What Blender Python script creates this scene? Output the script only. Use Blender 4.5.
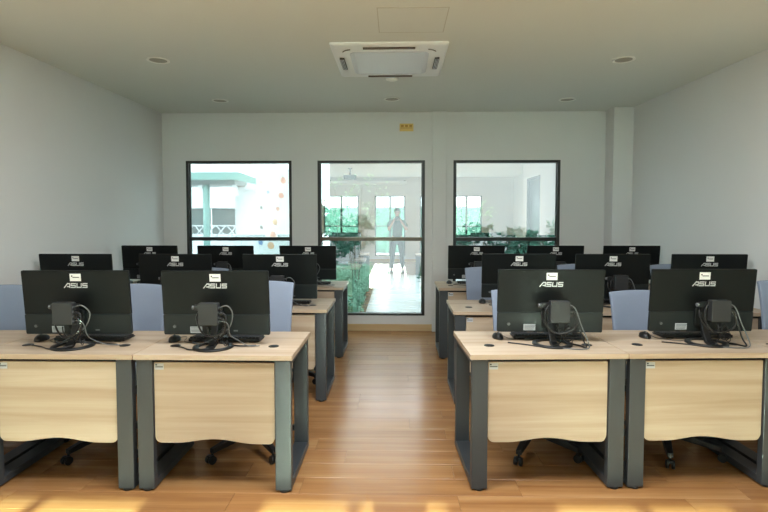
import bpy, bmesh, math, random
from mathutils import Vector, Matrix
random.seed(7)
PI = math.pi
C = bpy.context.scene.collection
for o in list(bpy.data.objects): bpy.data.objects.remove(o)

# ------------------------------------------------------------------ camera, world, sun, exposure
scene = bpy.context.scene
cam_data = bpy.data.cameras.new('camera'); cam = bpy.data.objects.new('camera', cam_data); C.objects.link(cam)
EYE = 1.51
yaw, pitch = math.radians(1.3756), math.radians(2.6425)
cam.location = (0, 0, EYE)
cam.rotation_euler = (PI/2 - pitch, 0, yaw)
cam_data.sensor_width = 36.0
cam_data.lens = 520.0/768*36
cam_data.shift_y = -14.0/768
cam_data.clip_start = 0.05
scene.camera = cam

world = bpy.data.worlds.new('sky'); scene.world = world; world.use_nodes = True
bg = world.node_tree.nodes['Background']
bg.inputs[0].default_value = (0.93, 0.95, 1.0, 1); bg.inputs[1].default_value = 2.8

sun_data = bpy.data.lights.new('sun', 'SUN'); sun = bpy.data.objects.new('sun', sun_data); C.objects.link(sun)
sun_data.energy = 15.0; sun_data.angle = math.radians(0.6); sun_data.color = (0.93, 1.0, 0.84)
sun_elev = math.radians(18.4)
sun.location = (0, -8, 5)
sun.rotation_euler = (PI/2 - sun_elev, 0, math.radians(0.0))

def portal(x0, x1, z0, z1, y, inward):
    d = bpy.data.lights.new('window_daylight', 'AREA'); d.shape = 'RECTANGLE'; d.size = x1-x0; d.size_y = z1-z0
    d.cycles.is_portal = True
    o = bpy.data.objects.new('window_daylight', d); C.objects.link(o)
    o.location = ((x0+x1)/2, y, (z0+z1)/2)
    o.rotation_euler = (PI/2 if inward > 0 else -PI/2, 0, 0)
WIN = [(-2.81, -1.394), (-1.048, 0.375), (0.750, 2.148)]
WZ = (0.207, 2.27)
FWIN = [(-2.50, -1.30), (-0.74, 0.30), (0.80, 1.78), (1.88, 2.92)]  # third opening is unseen, added to let in more daylight
YB, YF, ZC = 6.912, -4.0, 2.90
for a, b in WIN: portal(a, b, WZ[0], WZ[1], YB+0.2, -1)
for a, b in FWIN: portal(a, b, WZ[0], WZ[1], YF-0.2, 1)
# unseen fill lamps added at the ceiling to brighten the room
FILL_PANELS = [(-0.9, 1.75), (0.9, 1.75), (0.0, 2.5)]
FILL_W = 11.0
for x_, y_ in FILL_PANELS:
    d_ = bpy.data.lights.new('fill_lamp', 'AREA'); d_.shape = 'RECTANGLE'; d_.size = 1.14; d_.size_y = 0.54; d_.energy = FILL_W; d_.color = (0.93, 0.98, 1.0)
    o_ = bpy.data.objects.new('fill_lamp', d_); C.objects.link(o_); o_.location = (x_, y_, ZC-0.026)

vs = scene.view_settings
vs.view_transform = 'Standard'; vs.look = 'None'; vs.gamma = 1; vs.use_curve_mapping = False
vs.exposure = 2.3

# ------------------------------------------------------------------ materials
def s2l(c): return tuple(((v/255)/12.92 if v/255 <= 0.04045 else ((v/255+0.055)/1.055)**2.4) for v in c)
def mat(name, rgb, rough=0.5, metal=0.0, spec=0.5, noise=0.0, nscale=20.0, bump=0.0, bscale=200.0, emit=None, rand=0.0, stretch=(1,1,1)):
    m = bpy.data.materials.new(name); m.use_nodes = True
    nt = m.node_tree; b = nt.nodes['Principled BSDF']
    col = s2l(rgb) + (1,)
    b.inputs['Base Color'].default_value = col
    b.inputs['Roughness'].default_value = rough
    b.inputs['Metallic'].default_value = metal
    b.inputs['Specular IOR Level'].default_value = spec
    tc = nt.nodes.new('ShaderNodeTexCoord')
    mp = nt.nodes.new('ShaderNodeMapping'); mp.inputs['Scale'].default_value = stretch
    nt.links.new(tc.outputs['Object'], mp.inputs[0])
    last = None
    if noise > 0:
        n = nt.nodes.new('ShaderNodeTexNoise'); n.inputs['Scale'].default_value = nscale; n.inputs['Detail'].default_value = 4
        nt.links.new(mp.outputs[0], n.inputs['Vector'])
        mx = nt.nodes.new('ShaderNodeMix'); mx.data_type = 'RGBA'
        mx.inputs[6].default_value = tuple(v*(1-noise) for v in col[:3]) + (1,)
        mx.inputs[7].default_value = tuple(min(1, v*(1+noise)) for v in col[:3]) + (1,)
        nt.links.new(n.outputs['Fac'], mx.inputs[0])
        nt.links.new(mx.outputs[2], b.inputs['Base Color']); last = mx.outputs[2]
    if rand > 0:
        oi = nt.nodes.new('ShaderNodeObjectInfo'); hs = nt.nodes.new('ShaderNodeHueSaturation')
        mr = nt.nodes.new('ShaderNodeMapRange'); mr.inputs[3].default_value = 1-rand; mr.inputs[4].default_value = 1+rand
        nt.links.new(oi.outputs['Random'], mr.inputs[0]); nt.links.new(mr.outputs[0], hs.inputs['Value'])
        if last: nt.links.new(last, hs.inputs['Color'])
        else: hs.inputs['Color'].default_value = col
        nt.links.new(hs.outputs[0], b.inputs['Base Color'])
    if bump > 0:
        n2 = nt.nodes.new('ShaderNodeTexNoise'); n2.inputs['Scale'].default_value = bscale
        nt.links.new(mp.outputs[0], n2.inputs['Vector'])
        bp = nt.nodes.new('ShaderNodeBump'); bp.inputs['Strength'].default_value = bump; bp.inputs['Distance'].default_value = 0.002
        nt.links.new(n2.outputs['Fac'], bp.inputs['Height']); nt.links.new(bp.outputs[0], b.inputs['Normal'])
    if emit:
        b.inputs['Emission Color'].default_value = s2l(emit[0]) + (1,); b.inputs['Emission Strength'].default_value = emit[1]
    return m

def wood(name, c1, c2, c3, rough, along='x', scale=1.0, rand=0.0, coat=0.0, spec=0.5):
    """streaky laminate: long thin grain along one axis, object space, shifted per object"""
    m = bpy.data.materials.new(name); m.use_nodes = True
    nt = m.node_tree; b = nt.nodes['Principled BSDF']; L = nt.links.new
    tc = nt.nodes.new('ShaderNodeTexCoord'); mp = nt.nodes.new('ShaderNodeMapping')
    s = {'x': (0.55, 14, 14), 'y': (14, 0.55, 14)}[along]
    mp.inputs['Scale'].default_value = tuple(v*scale for v in s)
    oi = nt.nodes.new('ShaderNodeObjectInfo')
    add = nt.nodes.new('ShaderNodeVectorMath'); add.operation = 'ADD'
    mul = nt.nodes.new('ShaderNodeVectorMath'); mul.operation = 'SCALE'; mul.inputs[0].default_value = (37, 91, 53)
    L(oi.outputs['Random'], mul.inputs['Scale']); L(tc.outputs['Object'], mp.inputs[0]); L(mp.outputs[0], add.inputs[0]); L(mul.outputs[0], add.inputs[1])
    n = nt.nodes.new('ShaderNodeTexNoise'); n.inputs['Scale'].default_value = 1.0; n.inputs['Detail'].default_value = 6; n.inputs['Roughness'].default_value = 0.6
    n.inputs['Distortion'].default_value = 0.4
    L(add.outputs[0], n.inputs['Vector'])
    r = nt.nodes.new('ShaderNodeValToRGB'); e = r.color_ramp.elements
    e[0].position = 0.30; e[0].color = s2l(c1) + (1,); e[1].position = 0.72; e[1].color = s2l(c3) + (1,)
    k = r.color_ramp.elements.new(0.5); k.color = s2l(c2) + (1,)
    L(n.outputs['Fac'], r.inputs[0])
    hs = nt.nodes.new('ShaderNodeHueSaturation'); mr = nt.nodes.new('ShaderNodeMapRange')
    mr.inputs[3].default_value = 1-rand; mr.inputs[4].default_value = 1+rand
    L(oi.outputs['Random'], mr.inputs[0]); L(mr.outputs[0], hs.inputs['Value']); L(r.outputs[0], hs.inputs['Color'])
    L(hs.outputs[0], b.inputs['Base Color'])
    b.inputs['Roughness'].default_value = rough; b.inputs['Specular IOR Level'].default_value = spec
    b.inputs['Coat Weight'].default_value = coat; b.inputs['Coat Roughness'].default_value = 0.15
    return m

M = {}
M['wall'] = mat('wall_paint', (222, 223, 223), 0.75, noise=0.02, nscale=3, bump=0.05, bscale=180)
M['ceiling'] = mat('ceiling_paint', (214, 217, 212), 0.8, noise=0.015, nscale=2)
M['floor'] = wood('vinyl_plank', (136, 92, 54), (154, 110, 68), (172, 130, 86), 0.23, 'x', 1.0, rand=0.06, coat=0.0, spec=0.45)
M['desk'] = wood('desk_laminate', (158, 136, 112), (174, 154, 132), (188, 172, 152), 0.42, 'x', 0.9, spec=0.35)
M['edge'] = mat('desk_edge_band', (190, 184, 152), 0.4)
M['skirt'] = wood('skirting_wood', (196, 164, 118), (208, 178, 134), (216, 190, 148), 0.45, 'x')
M['steel'] = mat('grey_powder_coat', (54, 58, 62), 0.42, metal=0.0, noise=0.04, nscale=60, bump=0.05, bscale=600)
M['black'] = mat('black_plastic', (16, 17, 18), 0.45, noise=0.1, nscale=40)
M['mon'] = mat('monitor_back', (10, 14, 14), 0.5, spec=0.22, bump=0.12, bscale=900, noise=0.05, nscale=30)
M['monband'] = mat('monitor_lower_cover', (22, 28, 29), 0.42, spec=0.3, noise=0.05, nscale=30)
M['screen'] = mat('screen_glass', (6, 7, 8), 0.12)
M['pc'] = mat('mini_pc_case', (36, 38, 40), 0.5, noise=0.05, nscale=80)
M['cable'] = mat('cable_black', (20, 20, 21), 0.35)
M['cableg'] = mat('cable_grey', (92, 95, 96), 0.4)
M['silver'] = mat('logo_silver', (200, 202, 200), 0.35, metal=0.2)
M['paper'] = mat('sticker_white', (224, 224, 220), 0.5)
M['ink'] = mat('sticker_ink', (60, 62, 64), 0.6)
M['greysticker'] = mat('asset_tag_grey', (176, 180, 184), 0.45)
M['key'] = mat('key_black', (30, 31, 32), 0.5)
M['frame'] = mat('window_frame_bronze', (38, 40, 38), 0.38, noise=0.05)
M['bar'] = mat('glazing_bar_bronze', (96, 84, 66), 0.35)
M['chair'] = mat('chair_fabric', (130, 141, 160), 0.85, noise=0.06, nscale=150, bump=0.3, bscale=900)
M['ac'] = mat('ac_white_plastic', (236, 240, 242), 0.45, noise=0.01)
M['acgrille'] = mat('ac_grille', (206, 212, 222), 0.4)
M['acdark'] = mat('ac_slot_dark', (52, 56, 54), 0.6)
M['acslot'] = mat('ac_slot_brown', (84, 72, 62), 0.6)
M['lightring'] = mat('downlight_ring', (238, 238, 232), 0.5)
M['lightlens'] = mat('downlight_lens_off', (150, 146, 130), 0.3)
M['exit'] = mat('exit_plate_yellow', (226, 196, 120), 0.5)
M['exitink'] = mat('exit_plate_brown', (186, 138, 52), 0.5)
M['seam'] = mat('hatch_seam', (186, 184, 174), 0.7)
M['pave'] = mat('outdoor_paving', (214, 214, 216), 0.6, noise=0.05, nscale=4)
M['render'] = mat('white_render', (236, 236, 238), 0.7, noise=0.02, nscale=3)
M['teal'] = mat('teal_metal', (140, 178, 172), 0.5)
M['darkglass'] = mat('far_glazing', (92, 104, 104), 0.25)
M['leaf'] = mat('leaf_green', (66, 116, 98), 0.45, noise=0.3, nscale=6, rand=0.15)
M['leaf2'] = mat('leaf_light', (142, 190, 162), 0.45, noise=0.3, nscale=6, rand=0.15)
M['leafpale'] = mat('leaf_pale', (190, 206, 176), 0.4, noise=0.1, nscale=6)
M['stem'] = mat('plant_stem', (96, 84, 62), 0.7)
M['soil'] = mat('planter_soil', (86, 76, 60), 0.9, noise=0.2)
M['red'] = mat('notice_red', (222, 158, 142), 0.6)
M['orange'] = mat('notice_orange', (226, 182, 146), 0.6)
M['blue'] = mat('notice_blue', (130, 160, 200), 0.6)
M['doorwood'] = mat('door_dark', (38, 42, 44), 0.35)

def glass_mat():
    m = bpy.data.materials.new('teal_tinted_glass'); m.use_nodes = True
    nt = m.node_tree; nt.nodes.clear(); L = nt.links.new
    out = nt.nodes.new('ShaderNodeOutputMaterial'); mx = nt.nodes.new('ShaderNodeMixShader')
    tr = nt.nodes.new('ShaderNodeBsdfTransparent'); tr.inputs[0].default_value = (0.205, 0.275, 0.262, 1)
    gl = nt.nodes.new('ShaderNodeBsdfGlossy'); gl.inputs['Roughness'].default_value = 0.0; gl.inputs[0].default_value = (0.97, 0.94, 0.95, 1)
    fr = nt.nodes.new('ShaderNodeFresnel'); fr.inputs[0].default_value = 1.5
    mr = nt.nodes.new('ShaderNodeMapRange'); mr.inputs[1].default_value = 0.0; mr.inputs[2].default_value = 1.0; mr.inputs[3].default_value = 0.38; mr.inputs[4].default_value = 1.0
    L(fr.outputs[0], mr.inputs[0]); L(mr.outputs[0], mx.inputs[0]); L(tr.outputs[0], mx.inputs[1]); L(gl.outputs[0], mx.inputs[2]); L(mx.outputs[0], out.inputs[0])
    return m
M['glass'] = glass_mat()
def clear_mat():
    m = bpy.data.materials.new('clear_glass'); m.use_nodes = True
    nt = m.node_tree; nt.nodes.clear(); L = nt.links.new
    out = nt.nodes.new('ShaderNodeOutputMaterial'); mx = nt.nodes.new('ShaderNodeMixShader')
    tr = nt.nodes.new('ShaderNodeBsdfTransparent'); tr.inputs[0].default_value = (0.62, 0.78, 0.74, 1)
    gl = nt.nodes.new('ShaderNodeBsdfGlossy'); gl.inputs['Roughness'].default_value = 0.0
    mx.inputs[0].default_value = 0.08
    L(tr.outputs[0], mx.inputs[1]); L(gl.outputs[0], mx.inputs[2]); L(mx.outputs[0], out.inputs[0])
    return m
M['clear'] = clear_mat()

# ------------------------------------------------------------------ mesh helpers
class MB:
    def __init__(s): s.v = []; s.f = []; s.sm = []
    def add(s, vs, fs, smooth=False):
        n = len(s.v); s.v += [tuple(v) for v in vs]; s.f += [tuple(i+n for i in f) for f in fs]; s.sm += [smooth]*len(fs)
    def box(s, c, d, rot=None):
        hx, hy, hz = d[0]/2, d[1]/2, d[2]/2
        p = [Vector((x*hx, y*hy, z*hz)) for x in (-1, 1) for y in (-1, 1) for z in (-1, 1)]
        if rot is not None: p = [rot @ q for q in p]
        c = Vector(c); p = [q + c for q in p]
        s.add(p, [(0,1,3,2),(4,6,7,5),(0,4,5,1),(2,3,7,6),(0,2,6,4),(1,5,7,3)]); return s
    def bx(s, x0, x1, y0, y1, z0, z1): return s.box(((x0+x1)/2, (y0+y1)/2, (z0+z1)/2), (x1-x0, y1-y0, z1-z0))
    def prism(s, pts, h0, h1, axis='y', smooth=False):
        """outline pts in the plane normal to axis, extruded h0..h1"""
        def P(a, b, h): return {'y': (a, h, b), 'z': (a, b, h), 'x': (h, a, b)}[axis]
        n = len(pts); A = [P(a, b, h0) for a, b in pts]; B = [P(a, b, h1) for a, b in pts]
        s.add(A+B, [tuple(range(n-1, -1, -1)), tuple(range(n, 2*n))])
        base = len(s.v)-2*n
        for i in range(n):
            j = (i+1) % n; s.f.append((base+i, base+j, base+n+j, base+n+i)); s.sm.append(smooth)
        return s
    def cyl(s, p0, p1, r0, r1=None, seg=16, smooth=True):
        return s.tube([p0, p1], [r0, r0 if r1 is None else r1], seg, smooth)
    def tube(s, pts, r, seg=8, smooth=True, caps=True):
        pts = [Vector(p) for p in pts]; n = len(pts)
        if not isinstance(r, (list, tuple)): r = [r]*n
        T = []
        for i in range(n):
            d = pts[min(i+1, n-1)] - pts[max(i-1, 0)]
            T.append(d.normalized() if d.length > 1e-9 else Vector((0,0,1)))
        up = Vector((0,0,1)) if abs(T[0].z) < 0.9 else Vector((1,0,0))
        u = T[0].cross(up).normalized(); vs = []
        for i in range(n):
            u = (u - T[i]*u.dot(T[i])).normalized(); w = T[i].cross(u)
            for k in range(seg):
                a = 2*PI*k/seg; vs.append(pts[i] + (u*math.cos(a) + w*math.sin(a))*r[i])
        fs = [(i*seg+k, i*seg+(k+1) % seg, (i+1)*seg+(k+1) % seg, (i+1)*seg+k) for i in range(n-1) for k in range(seg)]
        s.add(vs, fs, smooth)
        if caps:
            b = len(s.v)-len(vs)
            s.f.append(tuple(b+k for k in range(seg-1, -1, -1))); s.sm.append(False)
            s.f.append(tuple(b+(n-1)*seg+k for k in range(seg))); s.sm.append(False)
        return s
    def lathe(s, prof, c=(0,0,0), seg=24, smooth=True, sx=1, sy=1):
        n = len(prof); vs = []
        for r, z in prof:
            for k in range(seg):
                a = 2*PI*k/seg; vs.append((c[0]+r*sx*math.cos(a), c[1]+r*sy*math.sin(a), c[2]+z))
        s.add(vs, [(i*seg+k, i*seg+(k+1) % seg, (i+1)*seg+(k+1) % seg, (i+1)*seg+k) for i in range(n-1) for k in range(seg)], smooth)
        b = len(s.v)-len(vs)
        if prof[0][0] > 1e-6: s.f.append(tuple(b+k for k in range(seg-1, -1, -1))); s.sm.append(False)
        if prof[-1][0] > 1e-6: s.f.append(tuple(b+(n-1)*seg+k for k in range(seg))); s.sm.append(False)
        return s
    def grid(s, fn, nu, nv, smooth=True):
        vs = [fn(i/nu, j/nv) for j in range(nv+1) for i in range(nu+1)]
        s.add(vs, [(j*(nu+1)+i, j*(nu+1)+i+1, (j+1)*(nu+1)+i+1, (j+1)*(nu+1)+i) for j in range(nv) for i in range(nu)], smooth); return s
    def xf(s, m):
        s.v = [tuple(m @ Vector(v)) for v in s.v]; return s
    def build(s, name, m, parent=None, bevel=0.0, subsurf=0, recalc=True, seg=2):
        me = bpy.data.meshes.new(name); me.from_pydata(s.v, [], s.f); me.update()
        me.polygons.foreach_set('use_smooth', s.sm)
        if recalc:
            b = bmesh.new(); b.from_mesh(me); bmesh.ops.recalc_face_normals(b, faces=b.faces); b.to_mesh(me); b.free()
        me.materials.append(M[m] if isinstance(m, str) else m)
        o = bpy.data.objects.new(name, me); C.objects.link(o)
        if parent: o.parent = parent
        if bevel > 0:
            d = o.modifiers.new('bevel', 'BEVEL'); d.width = bevel; d.segments = seg; d.limit_method = 'ANGLE'; d.angle_limit = math.radians(40)
        if subsurf: d = o.modifiers.new('sub', 'SUBSURF'); d.levels = subsurf; d.render_levels = subsurf
        return o
def tag(o, label=None, cat=None, group=None, kind=None):
    if label: o['label'] = label
    if cat: o['category'] = cat
    if group: o['group'] = group
    if kind: o['kind'] = kind
    return o
def thing(name, label, cat, loc=(0,0,0), rz=0.0, group=None):
    o = bpy.data.objects.new(name, None); o.empty_display_size = 0.1; C.objects.link(o)
    o.location = loc; o.rotation_euler = (0, 0, rz)
    return tag(o, label, cat, group)
def copy_tree(o, parent=None, loc=None, rz=None, label=None):
    c = o.copy(); C.objects.link(c)
    if parent: c.parent = parent
    if loc is not None: c.location = loc
    if rz is not None: c.rotation_euler = (0, 0, rz)
    if label: c['label'] = label
    for ch in list(o.children): copy_tree(ch, c)
    return c
def rrect(x0, x1, y0, y1, r, n=5):
    pts = []
    for cx, cy, a0 in ((x1-r, y1-r, 0), (x0+r, y1-r, 90), (x0+r, y0+r, 180), (x1-r, y0+r, 270)):
        for k in range(n+1):
            a = math.radians(a0 + 90*k/n); pts.append((cx+r*math.cos(a), cy+r*math.sin(a)))
    return pts
def spline(pts, n=6):
    P = [Vector(p) for p in pts]; P = [P[0]*2-P[1]] + P + [P[-1]*2-P[-2]]; out = []
    for i in range(1, len(P)-2):
        for k in range(n):
            t = k/n; a, b, c, d = P[i-1], P[i], P[i+1], P[i+2]
            out.append(0.5*((2*b) + (c-a)*t + (2*a-5*b+4*c-d)*t*t + (-a+3*b-3*c+d)*t**3))
    out.append(P[-2]); return out

# ------------------------------------------------------------------ the room
def lx(y): return -3.125 - (YB-y)*0.012       # left wall face
def rx(y): return 2.975 + (6.66-y)*0.034      # right wall face
def wall_x(name, x0, x1, y0, y1, z0, z1, holes):
    """wall along x with rectangular holes (x0,x1,z0,z1)"""
    b = MB(); xs = sorted(set([x0, x1] + [h[0] for h in holes] + [h[1] for h in holes]))
    for i in range(len(xs)-1):
        a, c = xs[i], xs[i+1]; hh = [h for h in holes if h[0] <= a+1e-6 and h[1] >= c-1e-6]
        if not hh: b.bx(a, c, y0, y1, z0, z1)
        else:
            h = hh[0]; b.bx(a, c, y0, y1, z0, h[2]); b.bx(a, c, y0, y1, h[3], z1)
    return tag(b.build(name, 'wall'), kind='structure')
wall_x('wall_back', -3.4, 3.3, YB, YB+0.15, -0.1, 3.05, [(a, b, WZ[0], WZ[1]) for a, b in WIN])
XR2 = 4.0
wall_x('wall_front', -3.5, XR2+0.2, YF-0.15, YF, -0.1, 3.05, [(a, b, WZ[0], WZ[1]) for a, b in FWIN])
b = MB(); b.prism([(lx(YB), YB), (lx(YF), YF), (lx(YF)-0.15, YF), (lx(YB)-0.15, YB)], -0.1, 3.05, 'z'); tag(b.build('wall_left', 'wall'), kind='structure')
# right wall: solid beside the desks, then a doorway nearer the camera, then the room steps out
D0, D1, DH = 1.30, 2.50, 2.45
b = MB()
for ya, yb, za, zb in ((D1, YB, -0.1, 3.05), (D0, D1, DH, 3.05), (0.7, D0, -0.1, 3.05)):
    b.prism([(rx(ya), ya), (rx(yb), yb), (rx(yb)+0.15, yb), (rx(ya)+0.15, ya)], za, zb, 'z')
b.bx(rx(0.7), XR2+0.15, 0.7, 0.85, -0.1, 3.05)
b.bx(XR2, XR2+0.15, YF, 0.7, -0.1, 3.05)
tag(b.build('wall_right', 'wall'), kind='structure')
b = MB(); b.bx(-3.5, XR2+0.2, YF-0.15, YB+0.15, ZC, ZC+0.15); tag(b.build('ceiling', 'ceiling'), kind='structure')
b = MB(); b.bx(-3.5, XR2+0.2, YF-0.15, YB+0.15, -0.1, -0.004); fl = b.build('floor', mat('subfloor_screed', (120, 92, 66), 0.8)); tag(fl, kind='structure')
# vinyl planks running across the room
PW, PL = 0.18, 1.22
rest = MB(); plank_mesh = None; nrow = 0; y = YF; count = 0
def plank_data(w, l):
    me = bpy.data.meshes.new('plank'); g = 0.0006; h = 0.0045; e = 0.0012
    v = [(g, g, -0.004), (l-g, g, -0.004), (l-g, w-g, -0.004), (g, w-g, -0.004), (g, g, -e), (l-g, g, -e), (l-g, w-g, -e), (g, w-g, -e),
         (g+e, g+e, 0), (l-g-e, g+e, 0), (l-g-e, w-g-e, 0), (g+e, w-g-e, 0)]
    f = [(8,9,10,11)] + [(i, (i+1) % 4, 4+(i+1) % 4, 4+i) for i in range(4)] + [(4+i, 4+(i+1) % 4, 8+(i+1) % 4, 8+i) for i in range(4)]
    return v, f
cache = {}
y = YB
while y > YF:
    y0 = max(y-PW, YF); w = y-y0; near = y > 2.2
    x0, x1 = lx(y0) + 0.001, (rx(y0)-0.001 if y0 >= 0.7 else XR2-0.001)
    x = x0 - random.choice([0.15, 0.4, 0.61, 0.81, 1.02])
    while x < x1:
        a, c = max(x, x0), min(x+PL, x1)
        if c-a > 0.02:
            v, f = plank_data(w, c-a)
            if near:
                key = (round(w, 4), round(c-a, 2)); 
                if key not in cache:
                    me = bpy.data.meshes.new('plank'); me.from_pydata([(p[0], p[1], p[2]) for p in v], [], f); me.update(); me.materials.append(M['floor']); cache[key] = me
                o = bpy.data.objects.new('plank', cache[key]); C.objects.link(o); o.parent = fl; o.location = (a, y0, 0); count += 1
            else: rest.add([(p[0]+a, p[1]+y0, p[2]) for p in v], f)
        x += PL
    y = y0
tag(rest.build('planking', 'floor', fl, recalc=False), kind='stuff')

def skirt(name, pts):
    b = MB(); b.prism(pts, 0.0, 0.091, 'z'); return tag(b.build(name, 'skirt', bevel=0.002), kind='structure')
skirt('baseboard_back', [(lx(YB)+0.012, YB), (lx(YB)+0.012, YB-0.012), (0.473, YB-0.012), (0.473, YB)])
skirt('baseboard_back', [(0.654, YB), (0.654, YB-0.012), (2.72, YB-0.012), (2.72, YB)])
skirt('baseboard_left', [(lx(YB), YB), (lx(YF), YF), (lx(YF)+0.012, YF), (lx(YB)+0.012, YB)])
skirt('baseboard_right', [(rx(D1), D1), (rx(6.65), 6.65), (rx(6.65)-0.012, 6.65), (rx(D1)-0.012, D1)])
skirt('baseboard_front', [(lx(YF)+0.012, YF), (XR2, YF), (XR2, YF+0.012), (lx(YF)+0.012, YF+0.012)])
b = MB(); b.bx(0.473, 0.654, YB-0.045, YB, 0, ZC); tag(b.build('trim_1', 'wall', bevel=0.003), kind='structure')
b = MB(); b.bx(2.729, 3.05, 6.66, YB, 0, ZC); tag(b.build('trim_2', 'wall', bevel=0.003), kind='structure')

def window(n, x0, x1, z0, z1, yin, side, glass='glass'):
    """side=+1: room lies toward -y.  frame, glazing bar at mid height, two panes"""
    w = thing('window_%d' % n, None, None, ((x0+x1)/2, yin, 0)); tag(w, kind='structure')
    h = (x1-x0)/2; t = 0.034; d0, d1 = (-0.006, 0.09) if side > 0 else (-0.09, 0.006)
    f = MB(); f.bx(-h, -h+t, d0, d1, z0, z1); f.bx(h-t, h, d0, d1, z0, z1); f.bx(-h+t, h-t, d0, d1, z1-t, z1); f.bx(-h+t, h-t, d0, d1, z0, z0+t*0.8)
    # inner bead step
    for a, c in ((-h+t, -h+t+0.01), (h-t-0.01, h-t)): f.bx(a, c, (d0+d1)/2-0.01, (d0+d1)/2+0.02, z0+t, z1-t)
    f.build('window_frame', 'frame', w, bevel=0.002)
    g = MB(); g.bx(-h+t, h-t, d0+0.012, d1-0.01, 1.206, 1.254); g.build('glazing_bar', 'bar' if n == 2 else 'frame', w, bevel=0.003)
    yc = (d0+d1)/2
    if side < 0:
        g = MB(); g.bx(-0.035, 0.035, d0+0.01, d1-0.012, z0+t*0.8, z1-t); g.build('vertical_bar', 'frame', w, bevel=0.003)
    for a, c in ((z0+t*0.8, 1.206), (1.254, z1-t)):
        p = MB(); p.add([(-h+t, yc, a), (h-t, yc, a), (h-t, yc, c), (-h+t, yc, c)], [(0, 1, 2, 3)]); p.build('pane', glass, w, recalc=False)
    return w
for i, (a, c) in enumerate(WIN): window(i+1, a, c, WZ[0], WZ[1], YB, 1)
for i, (a, c) in enumerate(FWIN): window(i+4, a, c, WZ[0], WZ[1], YF, -1, 'clear')

# door in the right wall, behind the desks' near end
d = thing('door_1', None, None, (rx(1.9)+0.06, 1.9, 0)); tag(d, kind='structure')
f = MB(); f.bx(-0.07, 0.05, -0.6, -0.55, 0, DH); f.bx(-0.07, 0.05, 0.55, 0.6, 0, DH); f.bx(-0.07, 0.05, -0.55, 0.55, DH-0.05, DH); f.build('door_frame', 'frame', d, bevel=0.002)
f = MB(); f.bx(0, 0.04, -0.55, 0.55, 0.01, DH-0.05); f.build('door_leaf', 'doorwood', d, bevel=0.002)
f = MB(); f.cyl((-0.05, 0.45, 1.0), (-0.05, 0.33, 1.0), 0.009); f.cyl((0.0, 0.45, 1.0), (-0.055, 0.45, 1.0), 0.01); f.build('door_handle', 'silver', d)

# ------------------------------------------------------------------ ceiling fittings
ac = thing('air_conditioner', 'white square ceiling cassette air conditioner with central grille, above the aisle', 'air conditioner', (-0.061, 4.645, ZC))
S = 0.475
b = MB()   # outer frame ring with a chamfered lip
def ring(b, o_, i_, z0, z1, r0, r1, sides=True):
    A = rrect(-o_, o_, -o_, o_, r0); B = rrect(-i_, i_, -i_, i_, r1); n = len(A)
    vs = [(x, y, z0) for x, y in A] + [(x, y, z1) for x, y in B]
    b.add(vs, [(k, (k+1) % n, n+(k+1) % n, n+k) for k in range(n)], False)
ring(b, S, S, 0.0, -0.012, 0.02, 0.02); ring(b, S, S-0.015, -0.012, -0.022, 0.02, 0.03); ring(b, S-0.015, S-0.17, -0.022, -0.034, 0.03, 0.07); ring(b, S-0.17, S-0.18, -0.034, -0.028, 0.07, 0.07)
b.build('fascia', 'ac', ac, recalc=False)
g = MB(); g.prism(rrect(-0.33, 0.33, -0.33, 0.33, 0.07, 6), -0.036, -0.010, 'z')
g.build('grille_panel', 'acgrille', ac, bevel=0.006)
g = MB()
for k in range(23):
    yy = -0.29 + 0.58*k/22; hw = 0.29
    g.box((0, yy, -0.038), (hw*2, 0.012, 0.007))
tag(g.build('grille_slats', 'acgrille', ac), kind='stuff')
for sx_ in (-1, 1):
    v = MB(); v.bx(-0.02, 0.02, -0.155, 0.155, -0.004, 0.012); v.xf(Matrix.Translation((sx_*0.405, 0, -0.036))); vt = v.build('air_vent', 'acdark', ac)
    for k in range(3):
        l = MB(); l.bx(-0.002, 0.002, -0.15, 0.15, -0.006, 0.0); l.xf(Matrix.Translation((sx_*0.405-0.012+0.012*k, 0, -0.040))); l.build('louvre', 'acgrille', vt)
for sy_ in (-1, 1):
    v = MB(); v.bx(-0.21, 0.21, -0.012, 0.012, -0.004, 0.012); v.xf(Matrix.Translation((0, sy_*0.41, -0.033))); v.build('air_vent', 'acslot', ac)
for sx_ in (-1, 1):
    arc = [(sx_*(0.32+0.085*math.cos(a)-0.02), -0.32-0.085*math.sin(a)+0.01, -0.036) for a in [math.radians(q) for q in (20, 35, 50, 65, 80)]]
    l = MB(); l.tube(arc, 0.004, 5); l.build('corner_groove', 'acslot', ac)
s_ = MB(); s_.prism(rrect(-0.045, 0.045, -0.012, 0.012, 0.01), -0.036, -0.026, 'z'); s_.xf(Matrix.Translation((0.0, 0.46, 0.004))); s_.build('maker_plate', 'acgrille', ac)

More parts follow.
